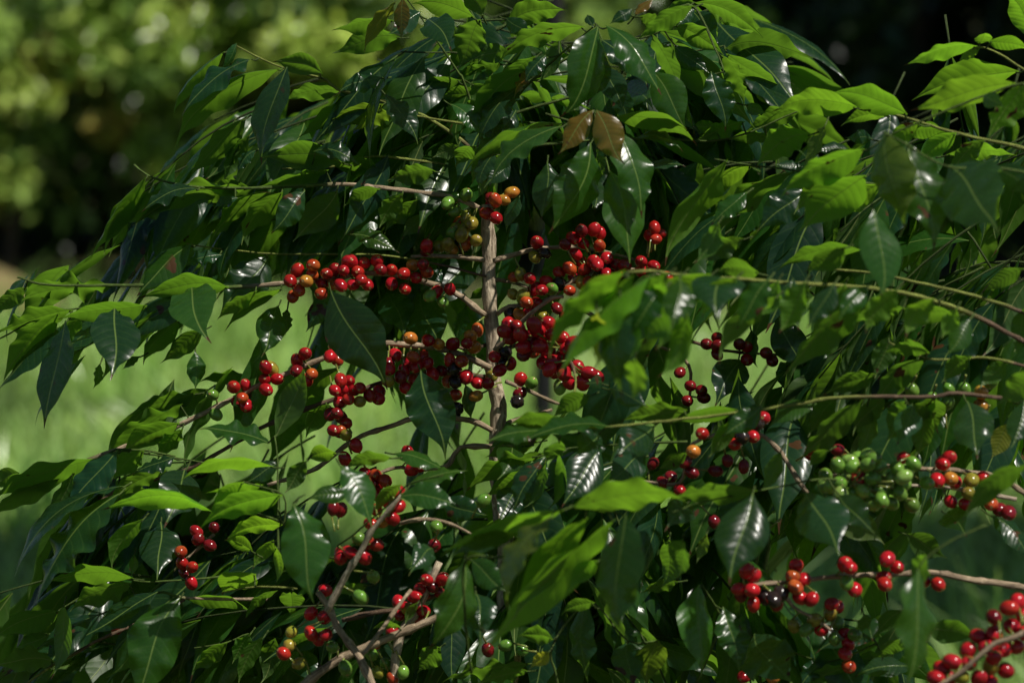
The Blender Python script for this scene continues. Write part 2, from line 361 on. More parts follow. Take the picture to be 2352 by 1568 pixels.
# ------------------------------------------------------------------ traced layout of the three coffee bushes
# leaves: bush region depth(cm) | x0 y0 x1 y1 width face colour [depth offset] ; ...   (base -> tip, on an enlarged grid)
LEAVES = """
A 1 2|1510 345 1150 775 80 L y;1590 290 1480 470 60 U d -1;1710 390 1215 760 120 U d -3;1890 460 1150 1005 170 L g -2;1930 450 1755 1100 190 U d -7;2170 500 1835 410 140 L g -2
A 1 6|2300 600 1900 680 120 L g;2500 640 2000 930 130 L g;2550 700 2100 1000 90 L y 2;2300 1090 1760 1050 190 L g -3;2100 1020 2420 1110 110 U d -4;1640 800 1250 1190 150 L g;1560 830 1390 1220 130 L g 3;1680 900 1500 1230 110 L g 2;1720 1010 1590 1170 70 U d -2
A 1 2|980 1190 590 1740 120 L y -2;1020 1200 690 1700 100 L y;1230 1255 800 1530 150 L g;1340 1270 950 1420 100 U d -3;1660 1270 900 1530 150 L g 1;1600 1330 1430 1410 60 U d -4;1700 1270 1370 1270 130 L g 2;1890 1290 1400 1610 150 L g 2;1900 1290 1620 1640 160 L y -2;2050 1280 1820 1570 170 U d -2;2270 1280 1980 1620 220 L g -1;2210 1140 1740 1260 90 L g 1
A 2 0|395 10 165 340 90 L b -6;440 -10 425 270 100 U b -8;560 80 345 240 140 U d -4;610 130 755 350 210 U d -6;380 140 -40 205 110 L y;420 250 -30 370 170 L g 2;920 120 500 30 150 L y 3;980 110 870 -50 140 L g 2;1130 170 1540 65 170 L y 6;1130 120 1300 230 110 U d 3;960 130 810 470 210 L g 4;1150 330 900 400 130 L g 5
A 2 -12|1660 180 1060 440 140 L y;1750 180 1520 805 250 U g -6;1770 330 1670 710 200 U d -2;1800 170 2180 640 180 U g -7;1770 265 2100 600 150 U d -2;2120 480 2345 885 230 U g -4;2110 230 2290 660 120 L g 0;2400 40 2000 270 120 L y -2;1980 60 1830 165 80 U d;2000 100 2130 -10 60 U b;2030 110 2200 190 90 L y;1680 100 1720 190 60 U d
A 2 -6|1300 460 865 860 200 L y -3;1240 580 930 990 150 U d;1290 440 1180 660 60 U b -3;1400 370 1260 560 100 U d -4;1500 260 1340 560 110 L g;1790 440 1920 770 170 U d;1900 560 1960 860 130 U d 2;1200 740 1000 1010 160 U d 5
A 2 2|330 640 545 965 150 U d -8;300 520 0 620 120 U d -3;310 700 -100 870 130 L o;400 760 90 890 100 L o -1;960 640 680 670 120 L g 3;830 540 500 570 100 L g 5;1110 430 820 540 110 L g 6;930 980 790 1120 120 L y -2;820 980 640 1060 100 L g;660 1150 330 1200 130 L g;310 1180 -80 1090 120 L g 3;290 1270 40 1390 90 L g -1;440 1300 280 1530 130 L y -3;540 1340 310 1562 110 L g;610 1440 430 1600 110 L g 1;760 1400 720 1650 120 L g 3;260 1400 0 1500 80 L g 4;1010 1200 940 1330 60 L g;1220 1320 1130 1562 90 U d -6
A 2 -20|1720 738 1490 1045 150 U b -6;1740 740 1915 1110 200 U b -8;1700 960 1415 1575 280 U g -3;1410 1090 1370 1480 190 U d;1890 870 2030 1470 230 U g -4;1830 1150 1970 1770 260 U y -2;1740 1000 1795 1200 60 U d;1850 790 2420 960 130 L y 0;2000 930 2325 1010 70 U d 3;2060 1110 2340 1110 60 U d 4;1740 1200 1720 1420 150 U d 4;1530 830 830 1180 90 L y 2;1500 850 1020 1250 150 U g -1
A 3 0|-60 70 190 15 90 L g;130 20 600 255 130 L y -3;130 80 320 330 180 U d;0 170 340 360 140 L y -6;140 60 20 170 80 U d -5;340 330 930 395 200 L g;350 360 740 610 120 L g -2;250 480 355 880 190 U d -8;320 370 480 720 110 L g -4;0 300 240 490 130 U d;300 620 40 560 110 L g 5;480 820 140 950 110 L g 4;860 740 480 870 130 L g 6;650 930 350 940 90 L g 7;480 700 620 770 80 L g;300 850 100 870 90 L g 5
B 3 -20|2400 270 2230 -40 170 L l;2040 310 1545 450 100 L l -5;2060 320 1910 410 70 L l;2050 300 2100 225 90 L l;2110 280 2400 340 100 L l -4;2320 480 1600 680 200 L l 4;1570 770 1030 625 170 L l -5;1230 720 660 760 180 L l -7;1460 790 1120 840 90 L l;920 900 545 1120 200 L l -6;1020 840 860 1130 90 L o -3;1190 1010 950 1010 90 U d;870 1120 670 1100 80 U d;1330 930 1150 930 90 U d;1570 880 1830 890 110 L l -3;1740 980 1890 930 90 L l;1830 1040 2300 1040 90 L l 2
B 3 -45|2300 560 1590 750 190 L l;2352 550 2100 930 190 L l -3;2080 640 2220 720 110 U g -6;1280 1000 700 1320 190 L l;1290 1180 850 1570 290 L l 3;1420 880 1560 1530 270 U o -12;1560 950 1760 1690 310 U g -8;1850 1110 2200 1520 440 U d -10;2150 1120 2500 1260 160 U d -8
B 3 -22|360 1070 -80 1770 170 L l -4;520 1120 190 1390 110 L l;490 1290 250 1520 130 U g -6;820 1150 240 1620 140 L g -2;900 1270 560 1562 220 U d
A 4 0|490 570 -40 720 150 L g -2;760 415 120 510 150 L g 2;180 420 -60 600 110 L g 3;990 540 390 630 160 L y -5;1540 420 930 490 170 L y -4;1290 125 910 470 190 U g 2;1290 420 1410 795 310 U g -8;770 560 740 1040 310 U d -9;440 640 295 1360 190 U d -7;560 600 430 850 110 L y;1150 530 760 990 130 L y -2;1210 640 950 930 120 L y 1;400 590 0 1030 190 L y -3;480 640 -10 1110 110 U d 1;1370 700 1080 930 130 L g 2;1730 440 1465 640 90 L y -1;1900 430 1520 720 90 L y;670 930 625 1100 60 U g;940 880 820 970 50 U d;1310 850 1315 1110 120 U g 3;1870 540 1770 885 190 U g 4;1810 210 1470 600 260 U d 6;1490 200 1220 290 90 U d 4;1930 560 1910 745 70 L g 4;2200 450 2060 720 130 U d 3
A 4 -2|2225 440 2612 1092 350 U d -8;1310 1130 860 1280 140 L g 5;1230 1200 680 1570 150 L g 3;1400 1100 1150 1330 150 L g 6;1210 1330 810 1570 150 L y 0;1230 1370 1050 1580 110 L y 1;2290 950 1960 1280 140 L g 5;1740 1030 1330 1050 100 L g 7;2210 1200 2050 1430 130 L y 2
C 4 -18|1850 1430 2050 940 170 L y;1820 1470 1340 1350 130 U g
A 5 3|560 980 740 1562 300 U d -14;330 450 450 760 220 U d 8;560 450 700 820 260 U d 7;860 540 800 800 90 U d 4;860 1070 905 1310 90 U d -2;990 420 880 500 60 L y 4;700 300 560 450 110 U d 7;440 0 560 150 120 L g 9;100 60 420 180 120 U g -2;1560 180 1360 310 120 L g 8
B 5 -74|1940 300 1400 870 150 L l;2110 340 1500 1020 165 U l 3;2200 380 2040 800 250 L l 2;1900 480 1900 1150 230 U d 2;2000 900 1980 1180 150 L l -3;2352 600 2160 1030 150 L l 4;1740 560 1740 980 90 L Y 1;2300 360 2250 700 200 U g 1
B 5 -40|1480 1380 1000 1460 120 U g;1480 1290 1150 1340 90 L y;1700 1140 1440 1300 130 L y 4;2352 1240 1900 1310 130 L y 3;1780 1060 1660 1060 90 U d 6;1830 1100 2090 1220 150 U d 3;1850 1360 1250 1440 110 U g;1500 1450 1400 1600 110 L y 2;2130 1350 1880 1562 220 U d 3;1760 1400 1600 1562 180 U d 4
B 6 -50|1340 -100 1395 510 250 U g -8;300 -20 140 260 130 L y 8;470 90 130 260 150 L g 16;570 320 280 310 140 L y 6;330 360 300 660 330 U d -6;800 360 835 700 190 U d;690 480 300 920 140 L y -6;1300 430 730 1010 190 L y 5;1560 560 1010 800 120 L g 8;1890 600 1530 690 110 L y 4;1990 630 1830 880 150 U g;1960 670 1900 820 120 U d 4;1270 170 680 290 110 L y 20;1150 150 880 320 150 L y -4;1720 860 1400 860 100 L y 12;1700 900 1330 1240 150 L g 14;1360 1000 1010 1150 130 L g 16;2352 290 2070 450 110 L y 14;1450 740 1350 1030 150 L g 15;2352 560 2280 850 130 L g 14
A 6 8|440 900 290 1230 230 U d;790 900 780 1190 230 U d;700 600 900 1010 220 U d -6;520 700 560 960 90 U d
B 6 -38|1270 1170 820 1570 150 L g;960 1200 630 1350 120 U g;590 1210 330 1420 150 U g -4;420 1290 230 1570 110 L y;430 1240 -40 1330 100 L y;1300 1200 1230 1562 120 L g 3;1560 1180 1430 1450 150 L y;1600 1200 1500 1480 170 U d -4;1700 1190 1620 1570 160 L g 3;1750 1170 1770 1400 150 L g 2;1970 1180 2050 1570 260 U d -3;2250 1330 2130 1570 130 L Y 4;2440 980 2170 1210 190 L g -22;2352 1170 2280 1500 180 U d -8
B 9 -40|720 0 590 280 110 L y;1040 0 900 110 80 L y;560 270 -60 340 130 L y -10;530 290 370 900 330 U d -15;880 280 1100 700 330 U d -8;1110 300 1340 560 200 U d -6;1080 400 1420 620 190 L o 8;220 560 150 760 70 L o 6;60 600 20 860 150 L y -10;1540 1260 1390 1400 110 L y 6;1700 1190 2050 1270 160 L g 4;1280 1100 1330 1280 130 U d 6;1540 1070 1330 1250 110 L g 8;1690 700 1570 900 140 L y -30;1640 800 1560 1610 220 U g -32;2380 100 1930 480 150 L y -28;1560 560 1830 720 160 L g 12;1830 420 1960 580 180 U d 10;2120 430 2400 740 120 U d 8
C 9 -32|170 900 190 1530 220 U y -2;330 1050 430 1490 200 U g;540 1230 800 1570 330 U d 6;1360 1260 950 1360 120 U d 6;1170 1450 880 1580 100 L y 6;1000 1390 840 1600 130 U d 8;1600 1450 1210 1520 130 U d 2;1440 1380 1180 1420 100 L g 8
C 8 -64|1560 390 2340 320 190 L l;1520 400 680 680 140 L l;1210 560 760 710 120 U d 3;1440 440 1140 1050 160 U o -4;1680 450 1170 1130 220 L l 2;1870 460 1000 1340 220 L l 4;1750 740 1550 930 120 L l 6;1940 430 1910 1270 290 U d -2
C 8 -45|850 730 620 1340 240 U g;900 735 1150 960 170 U g 2;930 960 970 1310 210 U d 5;640 660 470 830 160 U d 10
B 8 -22|1390 20 860 270 140 L g 6;1400 40 1190 420 190 U d;1400 70 1270 390 70 L y -4;1480 0 1420 400 80 L y -4;1770 -20 1500 370 260 U d;2080 0 1800 230 230 U d -4;2352 20 2150 130 100 L y -4;2350 350 2200 540 190 U d -14;2230 600 2180 930 150 L y -8
C 8 -25|1680 1000 1690 1560 160 U d;1950 1280 2000 1600 200 U d;2150 1270 2080 1600 200 L o -6;1450 1270 1210 1240 120 L y -10;1420 1350 1290 1460 90 L Y -12;1290 1430 700 1540 110 L g 4;1280 1480 920 1570 90 L y;370 50 40 130 90 L y -4;380 20 740 145 100 U g;420 310 830 370 170 U g -10;470 230 880 140 90 U g -6;20 100 230 520 200 U g -18;430 230 240 440 90 L y -8;690 330 1000 440 170 U d 4;200 905 0 970 80 L y;540 1020 450 1170 60 L y;430 1190 230 1200 50 L y;690 1320 530 1490 150 L g 4;1000 760 960 700 90 U d;1730 1020 1500 1100 90 L y -10;2290 880 2040 960 80 L g
A 2 -2|1130 640 930 900 130 L g -4;1120 900 900 1180 150 L g -5;1060 1020 960 1290 110 U d -5;760 700 990 930 120 U g -3;900 560 1080 720 120 L g -4;1090 760 1000 1010 120 U d -3;1000 640 820 860 130 L g -2
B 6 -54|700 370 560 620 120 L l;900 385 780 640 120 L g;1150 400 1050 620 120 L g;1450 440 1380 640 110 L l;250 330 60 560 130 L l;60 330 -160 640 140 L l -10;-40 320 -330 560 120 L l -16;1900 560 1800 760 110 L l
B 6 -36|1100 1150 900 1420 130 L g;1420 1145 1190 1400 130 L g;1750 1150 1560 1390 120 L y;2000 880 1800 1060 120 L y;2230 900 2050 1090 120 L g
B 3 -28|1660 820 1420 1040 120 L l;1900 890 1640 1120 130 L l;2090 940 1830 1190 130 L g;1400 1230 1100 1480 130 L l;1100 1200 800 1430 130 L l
A 2 0|1160 1090 980 1260 120 U d -6;1000 1050 900 1230 110 L g -4;1330 380 1100 640 140 L y -4
A 8 -12|1180 -40 1090 200 190 U g;1250 90 1110 330 180 L g;1360 170 990 320 170 L y;1230 250 1080 480 180 U d
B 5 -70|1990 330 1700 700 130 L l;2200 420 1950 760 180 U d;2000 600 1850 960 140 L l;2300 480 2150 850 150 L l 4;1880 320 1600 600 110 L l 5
A 8 -6|1320 30 1010 150 130 L g;1210 60 1040 270 130 U d -2;1350 -60 1070 50 120 L y
A 5 -5|1330 1330 1010 1500 130 U g;1260 1480 1000 1560 120 L y -3
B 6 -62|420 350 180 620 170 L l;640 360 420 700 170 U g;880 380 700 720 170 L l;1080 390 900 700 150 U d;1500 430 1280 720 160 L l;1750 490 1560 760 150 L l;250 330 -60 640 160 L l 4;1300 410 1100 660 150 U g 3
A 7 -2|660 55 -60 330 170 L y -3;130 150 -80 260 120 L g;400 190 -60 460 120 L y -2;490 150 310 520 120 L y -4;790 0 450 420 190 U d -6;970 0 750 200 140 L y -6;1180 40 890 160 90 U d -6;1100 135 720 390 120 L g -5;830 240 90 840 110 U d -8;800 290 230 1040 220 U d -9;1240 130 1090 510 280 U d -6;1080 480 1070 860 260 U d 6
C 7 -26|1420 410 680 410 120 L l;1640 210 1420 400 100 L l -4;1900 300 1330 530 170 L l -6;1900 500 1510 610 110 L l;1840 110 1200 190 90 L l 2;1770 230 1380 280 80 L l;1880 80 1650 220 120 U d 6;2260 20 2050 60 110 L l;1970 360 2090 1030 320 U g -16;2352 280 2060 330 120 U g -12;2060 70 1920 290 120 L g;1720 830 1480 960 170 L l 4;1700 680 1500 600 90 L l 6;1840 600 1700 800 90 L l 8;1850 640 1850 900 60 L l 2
A 7 -8|960 460 740 800 130 L y;900 700 880 850 60 L y;900 860 290 890 120 L y -6;890 890 470 1080 150 L g -2;1060 950 580 1240 160 U d -4;1010 1030 730 1540 180 U d -5;1210 990 900 1720 330 U g -14;400 1080 -50 1270 160 L g;430 1030 350 1530 120 L y -5;370 1420 -50 1450 160 L g;330 1230 100 1330 120 L g 2;1680 1230 1560 1430 110 L y;1770 1250 1590 1570 110 L y -4;1870 940 1640 1140 60 L y;1530 1290 1290 1490 110 L y 1;1850 1260 1760 1570 140 L g 2;1960 950 1940 1110 160 L g 2;2200 1190 1900 1400 70 L y -4;2040 1330 2100 1570 150 U d 2;1250 1000 1700 1090 90 L y 2;660 1100 240 1330 120 U d 3
"""
# branches: bush depth0 depth1 radius0 radius1 (mm) kind split | region:x,y ...   (from the trunk outwards; numbers without a region keep the last one)
BRANCHES = """
A 3 0 5.5 1.7 m .50|5:1000,610 800,460 650,400 450,350 240,325 0,360 4:2100,385 1900,405 1760,420 1480,425 900,415 330,420 110,365
A 0 0 3.0 2.0 g 0|4:1480,425 1150,485 990,540 400,572 0,760
A 2 0 5.5 3.2 m .80|5:1030,960 900,900 700,830 450,800 280,800 0,850 4:2230,880 2100,930 1900,1020 1700,1110 1510,1210 1240,1340 1110,1400 7:660,55 400,190 0,300
A 4 2 4.6 3.0 d 1|5:1000,1020 750,995 560,1000 370,1040 150,1110 0,1160 4:2130,1210 1950,1280 1700,1390 7:1240,130 830,240 600,380
A 3 2 5.0 3.2 w 1|5:1040,1380 960,1340 830,1310 520,1310 380,1350 120,1450 7:2100,150 1800,250
A 3 6 2.6 1.7 n .2|5:1000,345 940,330 730,270 540,230 270,190 0,185 4:1800,180 1400,140 1270,120
A 4 2 4.6 1.7 m .45|2:980,1410 760,1330 480,1290 0,1245 1:1640,1265 1230,1245 1000,1180 905,1110
A 5 3 4.6 1.6 n .12|2:1000,1100 870,970 760,890 540,760 330,690 0,600 1:2200,540 1900,450 1740,380 1590,300
A 7 5 3.4 2.0 n .2|2:990,1180 790,1130 700,1100 540,1075 230,1050 1:2300,1110 1900,1130
A 2 4 4.0 2.0 y 0|2:940,850 860,840 660,810 400,760
A 6 -2 4.5 1.8 g 0|2:1010,1050 860,570 820,490 730,360 480,10 400,-60
A 0 -12 4.5 2.0 g 0|2:1010,950 1240,640 1500,380 1750,170
A 0 -20 4.0 2.0 g 0|2:1010,1150 1300,960 1550,820 1725,735
A 3 -4 4.5 2.0 g 0|2:1050,700 1700,300 2110,230 3:130,20
A 6 2 4.5 2.0 g 0|2:1050,800 1900,560 3:0,400 340,330
A 5 5 4.0 2.0 g 0|2:1050,1000 2000,930 3:350,940 860,740
A -4 -8 4.0 2.0 g 0|3:0,60 140,60 300,380 330,480
A -6 -22 3.4 2.0 g 0|2:1725,735 1760,870 1830,1150
A 2 10 4.4 2.6 w 1|5:1050,240 1180,200 1350,165 1560,150 1720,170 2000,240
A 2 4 4.2 3.0 w 1|5:990,235 850,215 640,205 500,215
A 3 2 4.2 2.6 w 1|5:1070,600 1160,550 1290,545 1400,520 1560,400 1700,320 1900,290 2240,360
A -3 -8 5.0 3.0 w 1|5:1060,840 1150,760 1260,640 1350,560 1450,490 1520,480
A -2 -20 5.0 2.4 n .8|5:1060,860 1220,800 1400,780 1540,880 1600,1010 1605,1090 1590,1180
A 4 8 3.4 2.4 w 1|5:1050,365 1160,380 1250,410 1330,440
A 1 5 3.8 2.4 w 1|5:1130,1050 1250,1100 1480,1195 1600,1220
A 2 5 3.8 2.4 w 1|5:1130,1340 1200,1310 1440,1240
A 4 8 4.0 2.4 w 1|5:1560,500 1640,560 1900,720 6:60,900 110,1100 90,1200
A 8 8 3.0 2.0 d 1|6:110,780 290,830 490,860 700,870
A 2 -2 4.4 2.4 w 1|5:1040,1490 830,1490 8:770,70 720,110 560,130 380,120 130,230
A 4 4 3.6 2.4 d 1|5:1000,800 890,830 760,800
A 2 -4 4.6 2.6 n .72|7:1240,1000 1000,1130 790,1220 640,1290 500,1370 350,1450 170,1570
A 0 -6 3.0 1.8 g 0|7:1480,850 1240,870 1000,880 740,870 400,1060
A 2 0 3.0 1.8 m .5|7:1440,560 1280,700 1160,810 960,1000
A -4 -10 3.0 1.8 m .5|7:1800,1000 1250,985 1060,950 700,1120
A 0 -4 2.6 1.8 g 0|7:2100,1250 1850,1260 1680,1230 1530,1290 1300,1330
A -2 -2 3.0 2.0 g 0|7:1180,40 970,0 790,0 4:1400,1600
C -26 -26 3.4 2.2 w 1|8:420,490 600,460 760,490 900,560
C -30 -34 5.6 3.6 p 1|8:-70,1080 0,950 80,800 160,680 220,550 280,470 430,290
C -30 -26 6.4 5.0 w 1|8:240,1600 220,1530 140,1380 0,1180 7:2230,1090 2140,960
C -32 -28 3.4 2.8 w 1|8:170,1370 280,1230 380,1090 490,940
C -24 -24 7.2 5.2 w 1|8:-260,1600 0,1410 280,1280 480,1200 620,1140 720,1090 900,1000
C -20 -20 4.4 3.2 d 1|8:30,1140 250,1090 400,1070 560,1010 720,950
C -30 -42 2.6 1.8 g 0|8:0,640 120,550 260,430 390,310 470,220 700,160
C -22 -20 3.2 1.8 g 0|7:1870,700 1870,160 1870,50 4:1850,1430
C -26 -28 3.0 1.8 g 0|7:1870,400 1900,500 1900,300 1640,210
C -26 -26 3.0 1.8 g 0|7:1900,480 1700,420 1420,410
C -22 -20 2.6 2.0 y 0|7:2000,930 1870,920 1660,925 1480,960
C -36 -42 2.6 1.8 g 0|7:1920,700 1960,500 1970,360 2050,310
C -48 -64 3.6 2.0 g 0|8:900,1500 860,1100 860,740 1100,720 1300,560 1540,390 1900,440
C -22 -34 3.2 2.2 g 0|8:2350,1700 9:330,1150 310,1090 190,900
C -25 -28 3.4 2.2 g 0|8:1500,1700 1470,1500 1450,1300 1700,1010 1950,1270 2150,1270
C -20 -26 3.4 2.2 g 0|9:600,1700 560,1400 540,1230 1000,1400 1360,1280
B -32 -58 5.2 3.0 n .22|6:2600,900 2352,780 2010,600 1700,490 1450,435 1150,400 730,375 430,355 0,325 5:2120,300 1960,310
B -36 -30 4.2 2.4 n .2|6:2600,640 2352,590 2250,550 1920,450 1640,390 1300,330 900,300
B -30 -20 4.6 2.0 n .12|3:2650,1100 2352,1000 2090,945 1910,900 1680,830 1560,790 1240,720 1000,740
B -20 -20 3.4 2.0 n .2|3:2700,700 2350,470 2150,340 2040,310 1950,330
B -24 -22 3.6 1.8 g 0|3:1900,1330 1500,1260 1100,1200 760,1140 520,1110 270,1065
B -50 -45 3.4 2.0 g 0|3:2600,900 2380,640 2352,560 2080,640 1500,880 1300,1000
B -55 -60 3.4 2.0 g 0|3:2600,1200 2150,1120 1850,1110 1560,950 1420,880
B -38 -40 4.6 2.0 n .34|6:2600,1230 2260,1170 1900,1130 1750,1150 1420,1145 1100,1150 940,1170 850,1190 300,1270 5:2100,1320 1500,1370 1000,1440
B -36 -36 3.4 2.2 n .3|6:2600,1050 2352,940 2100,880 1880,890 1700,880 1450,780
B -30 -40 5.6 3.4 w 1|9:2600,1020 2352,920 1980,870 1750,830 1500,840 1200,855 950,870 800,895 600,910 480,930
B -26 -36 4.4 2.6 w 1|9:2600,360 2352,280 2200,180 1950,140 1700,120 1430,105 1250,140 1000,180
B -28 -30 3.4 2.4 p 1|9:2300,330 2050,290 1850,255 1600,240 1350,200
B -42 -52 2.8 1.8 g 0|9:1200,220 980,190 560,270 180,350 0,420
B -62 -60 5.0 3.0 w 1|9:2700,1000 2352,1240 2150,1310 1950,1480 1750,1600
B -34 -32 3.0 2.2 w 1|9:700,900 800,1050 900,1110 1050,1210 1200,1330
B -28 -22 4.0 2.4 w 1|6:900,1800 700,1500 520,1390 200,1440 100,1530 8:2300,230 2050,220
B -70 -70 3.0 1.8 g 0|9:2100,500 1850,620 1690,730 1640,800
B -24 -20 3.4 2.0 g 0|8:2350,-60 1900,-40 1480,0 1400,40 1300,60
"""
